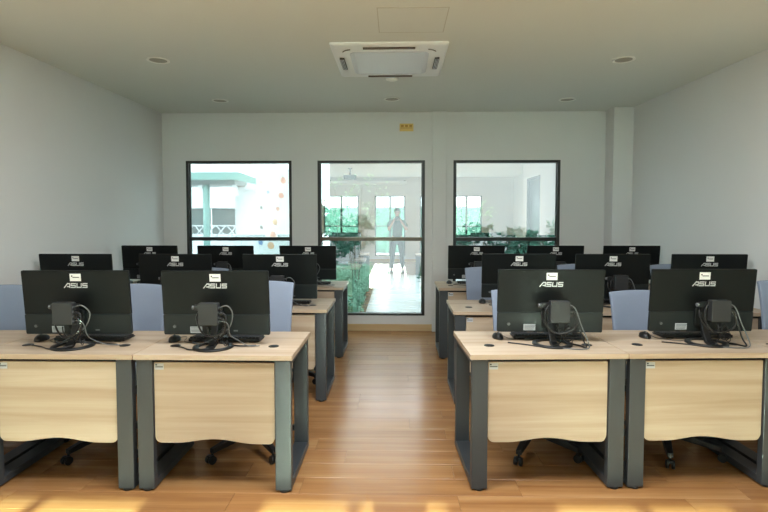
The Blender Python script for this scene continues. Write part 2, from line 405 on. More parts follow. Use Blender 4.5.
hatch = thing('access_hatch', 'plain square access hatch in the ceiling nearest the camera, before the air conditioner', 'access panel', (0.108, 3.735, ZC))
b = MB(); b.bx(-0.235, 0.235, -0.225, 0.225, -0.002, 0.0); b.build('hatch_panel', 'ceiling', hatch)
b = MB()
for q in ((-0.241, -0.235, -0.231, 0.231), (0.235, 0.241, -0.231, 0.231), (-0.235, 0.235, -0.231, -0.225), (-0.235, 0.235, 0.225, 0.231)): b.bx(q[0], q[1], q[2], q[3], -0.0025, 0.0)
b.build('hatch_seam', 'seam', hatch)
DL = [((-2.10, 4.60), 'left of the air conditioner'), ((1.99, 4.68), 'right of the air conditioner'),
      ((-2.09, 6.18), 'near the back wall above the left window'), ((2.0, 6.22), 'near the back wall above the right window'), ((-0.055, 6.15), 'near the back wall above the middle window')]
for (x, y), where in DL:
    t = thing('downlight', 'round recessed ceiling downlight, switched off, ' + where, 'ceiling light', (x, y, ZC), 0, 'recessed ceiling downlights')
    b = MB(); b.lathe([(0.095, 0.0), (0.097, -0.006), (0.088, -0.010), (0.075, -0.006), (0.073, -0.001)], seg=32); b.build('trim_ring', 'lightring', t, recalc=False)
    b = MB(); b.lathe([(0.074, -0.002), (0.074, -0.0035)], seg=32); b.build('lens', 'lightlens', t)
b = MB(); b.lathe([(0.06, 0.0), (0.06, -0.012), (0.035, -0.022), (0.0001, -0.024)], seg=28)
o = b.build('smoke_detector', 'lightring'); o.location = (-0.046, 5.26, ZC); tag(o, 'small low round white smoke detector on the ceiling just behind the air conditioner', 'smoke detector')
ex = thing('wall_sign', 'small yellow sign plate high on the back wall between middle window and ceiling', 'sign', (0.13, YB, 2.70))
b = MB(); b.bx(-0.09, 0.09, -0.008, 0, -0.05, 0.05); b.build('plate', 'exit', ex, bevel=0.002)
b = MB()
for cx_ in (-0.055, 0.0, 0.055): b.bx(cx_-0.018, cx_+0.018, -0.0095, -0.008, 0.004, 0.034)
b.bx(-0.078, 0.078, -0.0095, -0.008, -0.012, -0.004)
b.build('symbols', 'exitink', ex)

# ------------------------------------------------------------------ desks
DD = 0.60; ZT = 0.765; TT = 0.028; KS = 0.980   # KS: measured plan at z 0.75 carried to the real desk height
def desk(x, y, W, rz, label, group):
    """x,y = front left corner; local x along the front edge, y to the back"""
    t = thing('desk', label, 'desk', (x, y, 0), rz, group)
    b = MB(); b.bx(0.0008, W-0.0008, 0, DD, ZT-TT, ZT); top = b.build('desktop', 'desk', t, bevel=0.0015)
    lw, lt = 0.088, 0.042; y0, y1 = 0.012, DD-0.018; zt = ZT-TT
    for xa in (0.012, W-0.012-lw):
        f = MB()
        f.bx(xa, xa+lw, y0, y0+lt, 0.012, zt); f.bx(xa, xa+lw, y1-lt, y1, 0.012, zt)
        f.bx(xa, xa+lw, y0+lt, y1-lt, 0.012, 0.012+lt); f.bx(xa, xa+lw, y0+lt, y1-lt, zt-0.03, zt)
        lf = f.build('leg_frame', 'steel', t, bevel=0.002)
        for yy in (y0+0.022, y1-0.022):
            p = MB(); p.cyl((xa+lw/2, yy, 0), (xa+lw/2, yy, 0.013), 0.026, seg=16); p.build('foot_pad', 'black', lf)
    # wavy bottomed modesty panel between the legs
    xa, xb = 0.012+lw+0.004, W-0.012-lw-0.004; r = 0.035; zb, zu = 0.268, zt-0.020
    pts = [(xa, zu)]
    for k in range(6): a = math.radians(180+90*k/5); pts.append((xa+r+r*math.cos(a), zb+r+r*math.sin(a)))
    n = 24
    for k in range(1, n):
        u = k/n; w = 0.5-0.5*math.cos(2*PI*min(1, max(0, (u-0.12)/0.76))); pts.append((xa+r+(xb-xa-2*r)*u, zb + 0.024*w - 0.004*u))
    for k in range(6): a = math.radians(270+90*k/5); pts.append((xb-r+r*math.cos(a), zb+r+r*math.sin(a)-(0.004 if k < 3 else 0)))
    pts.append((xb, zu))
    b = MB(); b.prism(pts, 0.026, 0.042, 'y'); pn = b.build('modesty_panel', 'desk', t)
    b = MB(); b.bx(xa+0.004, xa+0.054, 0.0247, 0.026, zu-0.040, zu-0.006); sk = b.build('asset_sticker', 'greysticker', pn); sk['label'] = 'small grey asset sticker'
    b = MB(); b.bx(xa+0.008, xa+0.018, 0.0240, 0.0247, zu-0.017, zu-0.009); b.bx(xa+0.008, xa+0.050, 0.0240, 0.0247, zu-0.027, zu-0.022); 
    b.v = b.v; inkb = b.build('sticker_print', 'ink', pn)
    # beam behind the panel and the two black panel clips
    b = MB(); b.bx(0.1, W-0.1, 0.05, 0.09, zt-0.055, zt-0.005); b.build('beam', 'black', t)
    for xc in (xa-0.002, xb-0.012):
        b = MB(); b.bx(xc, xc+0.014, 0.042, 0.055, zu-0.09, zu); b.build('panel_clip', 'black', t)
    for xg in (W*0.5-0.288, W*0.5+0.288):
        b = MB(); b.lathe([(0.030, 0.0), (0.030, 0.002), (0.027, 0.0035), (0.0001, 0.0035)], c=(xg, 0.205, ZT), seg=20, sx=1.0); gm = b.build('cable_grommet', 'black', t)
    return t
RZ1 = math.radians(2.75)
SIDES = {'L': 'left', 'R': 'right'}
ROWN = ['front', 'middle', 'back']; POSN = ['nearest the aisle', 'second from the aisle', 'third from the aisle']
desks = {}
def where(r, s, k): return '%s row %s of the aisle, %s' % (ROWN[r], SIDES[s], POSN[k])
# (row, side): x of the aisle end, y front edge, rotation, widths from the aisle outwards
ROWS = {(0, 'L'): (-0.573, 2.825, 0.0, (0.893, 0.893, 0.80)), (1, 'L'): (-0.573, 4.275, 0.0, (0.892, 0.892, 0.79)), (2, 'L'): (-0.575, 5.645, 0.0, (0.892, 0.892, 0.79)),
        (0, 'R'): (0.412, 2.868, RZ1, (0.893, 0.893, 0.85)), (1, 'R'): (0.465, 4.210, 0.0, (0.892, 0.892, 0.78)), (2, 'R'): (0.458, 5.630, 0.0, (0.892, 0.892, 0.73))}
for (r, s), (xe, yf, rz, ws) in ROWS.items():
    xe *= KS; yf *= KS; ws = [w*KS for w in ws]
    off = 0.0
    for k, w in enumerate(ws):
        g = 'desks on the %s of the aisle' % SIDES[s]
        lab = 'pale wood desk, grey steel legs, ' + where(r, s, k)
        if s == 'L': x, y = xe - off - w, yf
        else: x, y = xe + off*math.cos(rz), yf + off*math.sin(rz)
        desks[(r, s, k)] = (desk(x, y, w-0.002, rz, lab, g), x, y, w, rz)
        off += w

# ------------------------------------------------------------------ monitor (seen from behind)
MW, MH = 0.626, 0.381
def logo_mb(w, h):
    """the wordmark A S U S from thick strokes, slanted"""
    b = MB(); t = 0.21; letters = []
    A = [((0.0, 0.0), (0.95, 1.0)), ((0.83, 0.9), (1.55, 0.9)), ((1.5, 1.0), (1.5, 0.0)), ((0.75, 0.28), (1.5, 0.28))]
    Sg = [((1.35, 0.9), (0.1, 0.9)), ((0.1, 0.95), (0.1, 0.45)), ((0.0, 0.5), (1.3, 0.5)), ((1.25, 0.55), (1.25, 0.05)), ((1.35, 0.1), (0.0, 0.1))]
    U = [((0.1, 1.0), (0.1, 0.05)), ((0.0, 0.1), (1.3, 0.1)), ((1.25, 0.0), (1.25, 1.0))]
    x = 0
    for L_, adv in ((A, 1.78), (Sg, 1.58), (U, 1.58), (Sg, 1.35)):
        for (x0, y0), (x1, y1) in L_: letters.append((x+x0, y0, x+x1, y1))
        x += adv
    tot = x; kx = w/(tot+0.12); q = 0.0
    for x0, y0, x1, y1 in letters:
        d = Vector((x1-x0, y1-y0)); d.normalize(); n = Vector((-d.y, d.x))*t/2
        n.y *= 1.0; 
        c = [Vector((x0, y0))+n, Vector((x1, y1))+n, Vector((x1, y1))-n, Vector((x0, y0))-n]
        c = [((p.x+0.12*p.y)*kx - w/2, (p.y-0.5)*h) for p in c]
        b.prism(c, -0.0012-q, 0.0, 'y'); q += 0.00002
    return b
mon = thing('monitor', 'x', 'monitor', (0, 0, 0), 0, 'monitors on the desks')
# local origin: desk surface, centre of ring base.  +y away from the photographer
tilt = Matrix.Rotation(math.radians(5.5), 4, 'X')           # top leans toward the photographer
hinge = Matrix.Translation((0, 0.055, 0.235))
TM = hinge @ tilt
band = 0.32*MH; zb0 = -0.176; zt0 = zb0+MH
b = MB(); b.prism(rrect(-MW/2, MW/2, zb0+band-0.002, zt0, 0.006, 3), -0.004, 0.012, 'y'); b.xf(TM); shell = b.build('back_shell', 'mon', mon, bevel=0.002)
b = MB(); b.prism(rrect(-MW/2+0.001, MW/2-0.001, zb0, zb0+band, 0.008, 3), -0.010, 0.012, 'y'); b.xf(TM); bandp = b.build('lower_cover', 'monband', mon, bevel=0.004)
b = MB(); b.prism(rrect(-MW/2+0.006, MW/2-0.006, zb0+0.02, zt0-0.006, 0.004, 3), 0.012, 0.0145, 'y'); b.xf(TM); b.build('screen', 'screen', mon)
b = MB(); b.prism(rrect(-0.05, 0.05, zb0+0.03, zb0+band+0.03, 0.02, 4), -0.026, -0.009, 'y'); b.xf(TM); b.build('hinge_housing', 'mon', mon, bevel=0.006)
b = logo_mb(0.138, 0.028); b.xf(TM @ Matrix.Translation((0.002, -0.004, zt0-0.088))); lg = b.build('wordmark', 'silver', shell, recalc=True); lg['label'] = 'silver wordmark lettering'
b = MB(); b.bx(-0.032, 0.032, -0.0052, -0.004, zt0-0.062, zt0-0.018); b.xf(TM @ Matrix.Translation((0.003, 0, 0))); st = b.build('sticker', 'paper', shell); st['label'] = 'white square sticker'
b = MB(); b.bx(-0.024, -0.016, -0.0060, -0.0052, zt0-0.036, zt0-0.028); b.bx(-0.016, 0.022, -0.0060, -0.0052, zt0-0.042, zt0-0.037); b.xf(TM @ Matrix.Translation((0.003, 0, 0))); b.build('sticker_print', 'ink', shell)
b = MB(); b.bx(-0.155, -0.085, -0.0112, -0.010, zb0+0.012, zb0+0.050); b.xf(TM); sl = b.build('rating_label', 'greysticker', bandp); sl['label'] = 'pale rating label'
b = MB()
for k in range(4): b.bx(-0.150, -0.096+0.004*k, -0.0118, -0.0112, zb0+0.018+0.008*k, zb0+0.021+0.008*k)
b.xf(TM); b.build('label_print', 'ink', bandp)
b = MB(); b.cyl((-0.245, -0.017, zb0+0.052), (-0.245, -0.008, zb0+0.052), 0.009, seg=16); b.xf(TM); b.build('joystick_button', 'silver' if False else 'black', bandp)
b = MB(); b.lathe([(0.007, 0), (0.009, 0.001)], seg=12); b.xf(TM @ Matrix.Translation((-0.245, -0.018, zb0+0.052)) @ Matrix.Rotation(PI/2, 4, 'X')); b.build('button_cap', 'cableg', bandp)
b = MB(); b.bx(0.10, 0.125, -0.0112, -0.009, zb0+0.022, zb0+0.030); b.xf(TM); b.build('lock_slot', 'cableg', bandp)
# stand: flat sloping neck on a flat ring
b = MB(); n = 40; R0, R1 = 0.115, 0.083
vs_ = []
for r_, z_ in ((R0, 0.001), (R0, 0.008), (R0-0.003, 0.011), (R1+0.003, 0.011), (R1, 0.008), (R1, 0.001)):
    for k in range(n): a = 2*PI*k/n; vs_.append((r_*math.cos(a), r_*math.sin(a), z_))
b.add(vs_, [(i*n+k, i*n+(k+1) % n, ((i+1) % 6)*n+(k+1) % n, ((i+1) % 6)*n+k) for i in range(6) for k in range(n)], True)
b.build('ring_base', 'black', mon)
b = MB(); b.prism([(-0.112, 0.002), (-0.112, 0.013), (-0.03, 0.022), (0.0, 0.06), (0.028, 0.12), (0.032, 0.215), (0.045, 0.215), (0.044, 0.12), (0.02, 0.045), (-0.012, 0.006), (-0.03, 0.002)], -0.019, 0.019, 'x'); b.build('neck', 'black', mon, bevel=0.003)

# ------------------------------------------------------------------ mini computer hanging behind the monitor, with its cables
def mini_pc(seed, right_fall=False):
    rnd = random.Random(seed)
    t = thing('mini_computer', 'x', 'computer', (0, 0, 0), 0, 'mini computers behind the monitors')
    cy_, cz = -0.095, 0.208      # centre of the case
    b = MB(); b.prism(rrect(-0.044, 0.066, cz-0.056, cz+0.066, 0.006, 3), cy_-0.022, cy_+0.022, 'y'); cs = b.build('case', 'pc', t, bevel=0.003)
    b = MB(); b.bx(-0.040, 0.062, cy_+0.022, cy_+0.030, cz-0.052, cz+0.062); b.build('vent_gap', 'black', cs)
    b = MB(); b.bx(-0.05, 0.05, -0.065, -0.061, cz-0.05, cz+0.05); b.bx(-0.085, -0.044, -0.064, -0.045, cz+0.018, cz+0.048); b.bx(-0.03, 0.03, -0.062, 0.022, cz-0.02, cz+0.04); b.bx(-0.05, -0.044, -0.073, -0.061, cz-0.05, cz+0.05); b.build('mounting_bracket', 'black', t, bevel=0.002)
    b = MB(); b.cyl((-0.085, -0.055, cz+0.033), (-0.097, -0.055, cz+0.033), 0.011, seg=12); b.build('thumb_screw', 'cableg', t)
    for k in range(4):
        b = MB(); b.bx(0.0655, 0.0670, cy_-0.014, cy_+0.008, cz-0.045+0.026*k, cz-0.033+0.026*k); b.build('port', 'cableg', cs)
    J = lambda s: rnd.uniform(-s, s)
    paths = []
    x1 = 0.069
    # loop rising out of the ports and falling behind the ring
    paths.append(('cableg', 0.0036, [(x1, cy_, cz+0.04), (x1+0.05, cy_-0.01, cz+0.055+J(.01)), (x1+0.07+J(.012), cy_+0.01, cz), (x1+0.045, cy_+0.02, cz-0.08), (0.02+J(.02), -0.04, 0.06), (-0.04, -0.02, 0.035), (-0.09, 0.03, 0.012), (-0.16, 0.10, 0.006)]))
    paths.append(('cable', 0.0055, [(x1, cy_, cz+0.015), (x1+0.035, cy_, cz-0.01), (x1+0.02+J(.01), cy_, cz-0.09), (0.02, cy_-0.005, cz-0.125+J(.01)), (-0.04, cy_+0.02, cz-0.10), (-0.075, cy_+0.045, cz-0.03), (-0.06, cy_+0.06, cz+0.02)]))
    paths.append(('cable', 0.0045, [(x1, cy_, cz-0.012), (x1+0.028, cy_, cz-0.04), (x1+0.02, cy_+0.02, cz-0.11), (0.05+J(.02), -0.035, 0.05), (0.02, -0.0, 0.03), (0.06, 0.04, 0.012), (0.14, 0.03+J(.02), 0.008), (0.24, 0.03, 0.006)]))
    paths.append(('cableg', 0.0028, [(x1, cy_, cz-0.034), (x1+0.045, cy_, cz-0.05), (x1+0.05, cy_+0.03, cz-0.12), (0.14+J(.02), -0.03, 0.05), (0.20, 0.0, 0.012), (0.262, 0.022, 0.006)]))
    paths.append(('cable', 0.0038, [(0.0, cy_, cz-0.07), (0.012, cy_-0.004, cz-0.115), (0.04, cy_+0.03, cz-0.15), (0.03, -0.05, 0.022), (-0.02, -0.10, 0.016), (-0.10+J(.02), -0.075, 0.006), (-0.17, -0.02, 0.005), (-0.255, 0.02, 0.005)]))
    if right_fall:
        paths = paths[1:2] + paths[4:] + [
            ('cableg', 0.0036, [(x1, cy_, cz+0.045), (x1+0.03, cy_-0.01, cz+0.02), (x1+0.06, cy_-0.02, cz-0.07), (x1+0.095, cy_-0.03, 0.05), (x1+0.10, cy_-0.03, 0.012), (x1+0.04, cy_-0.035, 0.006), (x1-0.05, cy_-0.01, 0.006)]),
            ('cable', 0.0048, [(x1, cy_, cz+0.02), (x1+0.035, cy_, cz-0.03), (x1+0.075, cy_, 0.06), (x1+0.09, cy_-0.02, 0.014), (x1+0.075, cy_+0.04, 0.008), (x1+0.03, cy_+0.10, 0.008)]),
            ('cable', 0.0042, [(-0.03, cy_+0.02, cz+0.05), (-0.066, cy_+0.01, cz+0.0), (-0.06, cy_, cz-0.07), (-0.01, cy_, cz-0.12), (0.03, cy_+0.04, cz-0.10)])]
    for m_, r_, p in paths:
        b = MB(); b.tube(spline(p, 6), r_, 6); b.build('cable', m_, t, recalc=False)
    for k, (px_, py_) in enumerate(((x1+0.01, 0.027), (x1+0.01, 0.0), (x1+0.01, -0.024))):
        b = MB(); b.bx(x1-0.002, px_+0.008, cy_-0.008, cy_+0.006, cz+py_-0.002, cz+py_+0.010); b.build('plug', 'cable', t, bevel=0.002)
    # cable tie knot of slack
    c0 = Vector((0.075, -0.05, 0.075)); b = MB()
    b.tube([c0 + Vector((0.026*math.cos(a)*1.0, 0.012*math.sin(2*a), 0.042*math.sin(a))) for a in [2*PI*k/22 for k in range(21)]], 0.0032, 6)
    b.tube([c0 + Vector((0.006+0.02*math.cos(a+1), 0.014*math.sin(a), 0.05*math.sin(a+.5))) for a in [2*PI*k/22 for k in range(20)]], 0.0026, 6)
    b.build('cable_coil', 'cable', t, recalc=False)
    return t
pcs = [mini_pc(3), mini_pc(8), mini_pc(5, True)]

kb = thing('keyboard', 'x', 'keyboard', (0, 0, 0), 0, 'keyboards on the desks')
b = MB(); b.prism([(-0.068, 0.004), (0.068, 0.004), (0.068, 0.010), (-0.06, 0.024), (-0.068, 0.022)], -0.215, 0.215, 'x'); b.build('body', 'black', kb, bevel=0.003)
b = MB()
for r_ in range(6):
    for c_ in range(20):
        if r_ == 0 and 4 < c_ < 10 and c_ != 7: continue
        yy = 0.055-0.021*r_; zz = 0.0125 + (0.055-yy)*0.105
        b.box((-0.2+0.021*c_, yy, zz+0.0035), (0.0175, 0.0175, 0.007))
tag(b.build('keys', 'key', kb), kind='stuff')
for sx_ in (-0.17, 0.17):
    b = MB(); b.bx(sx_-0.02, sx_+0.02, -0.066, -0.058, 0.0, 0.006); b.build('flip_foot', 'black', kb)
ms = thing('mouse', 'x', 'mouse', (0, 0, 0), 0, 'computer mice on the desks')
b = MB()
def mouse_fn(u, v):
    a = 2*PI*u; ph = PI/2*v
    return (0.031*math.cos(a)*math.cos(ph)*(1-0.08*math.sin(a)), 0.057*math.sin(a)*math.cos(ph), 0.004+0.033*math.sin(ph)**0.8*(1-0.12*math.sin(a)))
b.grid(mouse_fn, 24, 8); b.lathe([(0.030, 0.0005), (0.031, 0.005)], seg=24, sy=1.8); b.build('body', 'black', ms, recalc=True)
b = MB(); b.cyl((-0.0035, -0.026, 0.033), (0.0035, -0.026, 0.033), 0.008, seg=12); b.build('scroll_wheel', 'cableg', ms)
b = MB(); b.tube(spline([(0, 0.055, 0.008), (0.004, 0.085, 0.004), (0.03, 0.10, 0.003), (0.05, 0.05, 0.003), (0.065, -0.02, 0.003), (0.12, -0.06, 0.003), (0.17, -0.085, 0.003), (0.21, -0.055, 0.003), (0.255, -0.03, 0.003)], 6), 0.0018, 6); b.build('mouse_cable', 'cable', ms, recalc=False)

# monitor top edges measured in the scene: centre x, ring centre y
MON = {(0,'L',0): (-1.075, 3.00), (0,'L',1): (-1.912, 3.00), (0,'R',0): (0.937, 3.12), (0,'R',1): (1.880, 3.17),
       (1,'L',0): (-1.005, 4.40), (1,'L',1): (-1.920, 4.41), (1,'L',2): (-2.795, 4.41), (1,'R',0): (1.066, 4.50), (1,'R',1): (1.875, 4.50), (1,'R',2): (2.700, 4.50),
       (2,'L',0): (-1.000, 5.79), (2,'L',1): (-1.935, 5.79), (2,'L',2): (-2.805, 5.79), (2,'R',0): (0.908, 5.88), (2,'R',1): (1.800, 5.88), (2,'R',2): (2.655, 5.88)}
TURN = {(0,'L',1): 1.5, (0,'L',0): 0.3, (0,'R',0): -1.0, (0,'R',1): 1.2, (1,'L',1): -1.0, (2,'R',2): 1.5, (1,'R',2): -0.6}
MZ = {}
first = True
i = 0
for key, (mx_, my_) in MON.items():
    mx_ *= KS; my_ *= KS
    r, s, k = key; rz = math.radians(TURN.get(key, 0)); w_ = where(*key)
    L1 = 'black monitor back, ' + w_
    L2 = 'grey box computer behind monitor, ' + w_
    L3 = 'black keyboard behind monitor, ' + w_
    L4 = 'black wired mouse, ' + w_
    kx, ky = mx_ + 0.02, my_ + 0.19
    mxx, mxy = mx_ - 0.29, my_ + 0.155
    if first:
        mon.location = (mx_, my_, ZT); mon.rotation_euler = (0, 0, rz); mon['label'] = L1
        kb.location = (kx, ky, ZT); kb['label'] = L3; ms.location = (mxx, mxy, ZT); ms['label'] = L4
        p = pcs[0]; p.location = (mx_, my_, ZT); p.rotation_euler = (0, 0, rz); p['label'] = L2
    else:
        copy_tree(mon, None, (mx_, my_, ZT), rz, L1)
        copy_tree(kb, None, (kx, ky, ZT), math.radians(random.uniform(-2, 2)), L3)
        copy_tree(ms, None, (mxx, mxy, ZT), math.radians(random.uniform(-12, 12)), L4)
        if i in (1, 3): p = pcs[1 if i == 1 else 2]; p.location = (mx_, my_, ZT); p.rotation_euler = (0, 0, rz); p['label'] = L2
        else: copy_tree(pcs[(i*7) % 3], None, (mx_, my_, ZT), rz, L2)
    first = False; i += 1
copy_tree(ms, None, (2.19, 3.0, ZT), 0.2, 'black wired mouse at the right photo edge, front row, third desk from the aisle')

# ------------------------------------------------------------------ office chairs
def chair_proto():
    t = thing('office_chair', 'x', 'chair', (0, 0, 0), 0, 'office chairs behind the desks')
    # chair faces -y (toward the desk); backrest at +y
    b = MB()
    def shellp(u, v, off):
        # u across, v up; flares slightly toward the top and bows backwards
        z = 0.56+0.45*v; hw = 0.205+0.022*v; x = (u*2-1)*hw
        top = -0.012*(2*u-1)**2*(v**3)
        return (x, 0.27 + 0.05*v*v + 0.03*(1-(2*u-1)**2) + off, z+top)
    F = MB(); nu, nv = 14, 12
    fr = [shellp(i/nu, j/nv, 0) for j in range(nv+1) for i in range(nu+1)]; bk = [shellp(i/nu, j/nv, 0.03) for j in range(nv+1) for i in range(nu+1)]
    N = (nu+1)*(nv+1); F.add(fr+bk, [], True)
    def idx(i_, j_): return j_*(nu+1)+i_
    for j_ in range(nv):
        for i_ in range(nu):
            F.f.append((idx(i_, j_), idx(i_+1, j_), idx(i_+1, j_+1), idx(i_, j_+1))); F.sm.append(True)
            F.f.append((N+idx(i_, j_), N+idx(i_, j_+1), N+idx(i_+1, j_+1), N+idx(i_+1, j_))); F.sm.append(True)
    for i_ in range(nu):
        for j_ in (0, nv): F.f.append((idx(i_, j_), idx(i_+1, j_), N+idx(i_+1, j_), N+idx(i_, j_))); F.sm.append(False)
    for j_ in range(nv):
        for i_ in (0, nu): F.f.append((idx(i_, j_), idx(i_, j_+1), N+idx(i_, j_+1), N+idx(i_, j_))); F.sm.append(False)
    bkr = F.build('backrest', 'chair', t, bevel=0.006)
    b = MB(); b.tube([(x_, y_+0.02, z_) for x_, y_, z_ in [shellp(k/14, 0, 0.012) for k in range(15)]], 0.014, 8); b.build('back_rail', 'black', bkr)
    b = MB(); b.prism(rrect(-0.235, 0.235, -0.23, 0.23, 0.06, 5), 0.43, 0.49, 'z'); b.build('seat', 'chair', t, bevel=0.02, seg=3)
    b = MB(); b.prism(rrect(-0.215, 0.215, -0.21, 0.21, 0.06, 5), 0.405, 0.43, 'z'); b.build('seat_pan', 'black', t)
    b = MB(); b.tube(spline([(0, 0.10, 0.40), (0, 0.26, 0.40), (0, 0.335, 0.46), (0, 0.345, 0.60), (0, 0.355, 0.78)], 5), [0.022]*21, 10); b.build('back_bar', 'black', t)
    for s_ in (-1, 1):
        b = MB(); b.tube(spline([(s_*0.20, 0.02, 0.415), (s_*0.275, 0.0, 0.44), (s_*0.285, -0.01, 0.56), (s_*0.28, 0.0, 0.63)], 5), 0.014, 8)
        am = b.build('armrest', 'black', t); b = MB(); b.prism(rrect(-0.03, 0.03, -0.11, 0.12, 0.025), 0.63, 0.655, 'z'); b.xf(Matrix.Translation((s_*0.278, 0, 0))); b.build('arm_pad', 'black', am, bevel=0.005)
    b = MB(); b.cyl((0, 0, 0.09), (0, 0, 0.28), 0.028); b.cyl((0, 0, 0.28), (0, 0, 0.40), 0.018); b.bx(-0.09, 0.09, -0.10, 0.12, 0.375, 0.406); b.build('gas_lift', 'black', t)
    b = MB(); b.lathe([(0.045, 0.075), (0.05, 0.085), (0.048, 0.125), (0.035, 0.135)], seg=20); b.build('hub', 'black', t)
    for k in range(5):
        a = math.radians(-90+36+72*k); d_ = Vector((math.cos(a), math.sin(a), 0)); R_ = Matrix.Rotation(a, 4, 'Z')
        b = MB(); b.add([tuple(R_ @ Vector(p)) for p in [(0.03, -0.028, 0.085), (0.03, 0.028, 0.085), (0.03, 0.028, 0.135), (0.03, -0.028, 0.135), (0.325, -0.017, 0.062), (0.325, 0.017, 0.062), (0.325, 0.017, 0.092), (0.325, -0.017, 0.092)]],
              [(0,3,2,1), (4,5,6,7), (0,1,5,4), (2,3,7,6), (1,2,6,5), (0,4,7,3)]); lg_ = b.build('base_leg', 'black', t, bevel=0.004)
        cst = MB(); c_ = d_*0.318; n_ = Vector((-d_.y, d_.x, 0)); c2 = c_ + d_*0.012
        for q in (-1, 1): cst.cyl((c2+n_*(q*0.008)+Vector((0, 0, 0.026))), (c2+n_*(q*0.024)+Vector((0, 0, 0.026))), 0.0255, seg=16)
        cst.cyl(c_+Vector((0, 0, 0.045)), c_+Vector((0, 0, 0.075)), 0.008, seg=8); cst.box(c2+Vector((0, 0, 0.042)), (0.03, 0.03, 0.018), Matrix.Rotation(a, 3, 'Z'))
        cst.build('caster', 'black', lg_)
    return t
chair = chair_proto()
CH = [(0,'L',0,-0.955,3.38,0.044,2), (0,'L',1,-1.895,3.38,0.02,-3), (0,'L',2,-2.855,3.38,0.01,2), (0,'R',0,0.905,3.42,-0.012,-1), (0,'R',1,1.770,3.42,-0.02,3), (0,'R',2,2.775,3.38,0.066,0),
      (1,'R',0,0.900,4.78,0.02,0), (1,'R',1,1.810,4.78,0.05,2), (1,'R',2,2.69,4.78,0.05,-2), (1,'L',0,-1.02,4.82,0.0,3), (1,'L',1,-1.92,4.84,0.0,-2)]
CHD = {(0,'L',0): 'seen right of the front left aisle-side monitor', (0,'L',1): 'seen between the two front left monitors', (0,'L',2): 'cut by the left photo edge beside the front monitor',
       (0,'R',0): 'a sliver seen left of the front right aisle-side monitor', (0,'R',1): 'seen between the two front right monitors', (0,'R',2): 'cut by the right photo edge beside the front monitor',
       (1,'R',0): 'seen left of the middle row monitor nearest the aisle', (1,'R',1): 'its top seen between two middle row monitors', (1,'R',2): 'seen left of the middle row monitor by the right wall',
       (1,'L',0): 'mostly hidden behind the middle row desk left of the aisle', (1,'L',1): 'hidden behind the second middle row monitor left of the aisle'}
for n_, (r, s, k, x, y, dz, ro) in enumerate(CH):
    lab = 'blue-grey office chair, ' + CHD[(r, s, k)]
    c_ = chair if n_ == 0 else copy_tree(chair)
    c_.location = (x, y, 0); c_.rotation_euler = (0, 0, math.radians(ro)); c_['label'] = lab
    for ch_ in c_.children:
        if ch_.name.split('.')[0] in ('backrest', 'back_bar'):
            ch_.location.z = dz
        if ch_.name.split('.')[0] == 'base_leg': ch_.rotation_euler = (0, 0, math.radians({(0,'R',0): 8, (0,'R',1): 12, (0,'L',1): 17, (1,'R',0): 30, (1,'L',0): 22}.get((r, s, k), 0)))
#@@MORE
# ------------------------------------------------------------------ outside the back windows
b = MB(); b.bx(-14, 12, YB+0.15, 26, -0.15, -0.02); tag(b.build('pavement', 'pave'), kind='structure')
b = MB(); b.bx(-9, 8, YF-8, YF-0.15, -0.15, -0.02); tag(b.build('pavement', 'pave'), kind='structure')
b = MB(); b.bx(-12, 12, YF-0.5, YB+0.15, ZC+0.15, ZC+4.2); tag(b.build('shade_block', 'render'), kind='structure')  # unseen block added over the room to shade the ground outside
cb = thing('canopy', 'teal metal canopy on a round column outside the left window', 'canopy', (-6.2, 14.2, 0))
b = MB(); b.prism([(-3.2, 2.50), (2.0, 2.50), (2.62, 2.36), (2.62, 2.52), (2.1, 2.70), (-3.2, 2.70)], -0.75, -0.35, 'y'); b.build('roof_edge', 'teal', cb)
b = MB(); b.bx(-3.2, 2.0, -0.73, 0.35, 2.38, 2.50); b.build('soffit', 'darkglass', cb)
b = MB(); b.cyl((1.20, -0.6, 0), (1.20, -0.6, 2.4), 0.085, 0.085, 20); b.build('column', 'teal', cb)
for x_ in (1.10, 2.0):
    b = MB(); b.prism([(x_-0.05, 2.1), (x_+0.05, 2.1), (x_-0.02, 2.5), (x_-0.14, 2.5)], -0.64, -0.56, 'y'); b.build('bracket', 'render', cb)
nb = thing('far_building', 'white building with a dark glazed band behind the teal canopy', 'building', (-6.5, 18.0, 0))
b = MB(); b.bx(-4, 3.2, 0, 3, 0, 0.95); b.bx(-4, 3.2, 0, 3, 1.85, 2.75); b.bx(2.0, 3.2, 0, 3, 0.95, 1.85); b.build('wall', 'render', nb)
for k in range(6):
    b = MB(); b.bx(-4+k*1.0+0.03, -4+(k+1)*1.0-0.03, 0.1, 0.2, 0.95, 1.85); b.build('window_pane', 'darkglass', nb)
rl = thing('railing', 'low white railing with crossed bars before the glazed band', 'railing', (-6.9, 16.6, 0))
b = MB(); b.bx(-2.5, 2.4, -0.02, 0.02, 1.24, 1.28); b.build('top_rail', 'render', rl)
b = MB(); b.bx(-2.5, 2.4, -0.02, 0.02, 0.86, 0.90); b.build('bottom_rail', 'render', rl)
for k in range(14):
    x_ = -2.4+0.35*k
    b = MB(); b.tube([(x_, 0, 0.9), (x_+0.3, 0, 1.25)], 0.02, 5); b.tube([(x_+0.3, 0.03, 0.9), (x_, 0.03, 1.25)], 0.02, 5); b.build('crossed_bars', 'render', rl)
for x_ in (-2.45, 0, 2.35):
    b = MB(); b.bx(x_-0.03, x_+0.03, -0.03, 0.03, 0, 1.24); b.build('post', 'render', rl)
wb = thing('white_block', 'plain white wall block right of the canopy column', 'wall', (-4.25, 14.4, 0))
b = MB(); b.bx(-0.24, 0.45, 0, 1.6, 0, 2.42); b.build('wall', 'render', wb)
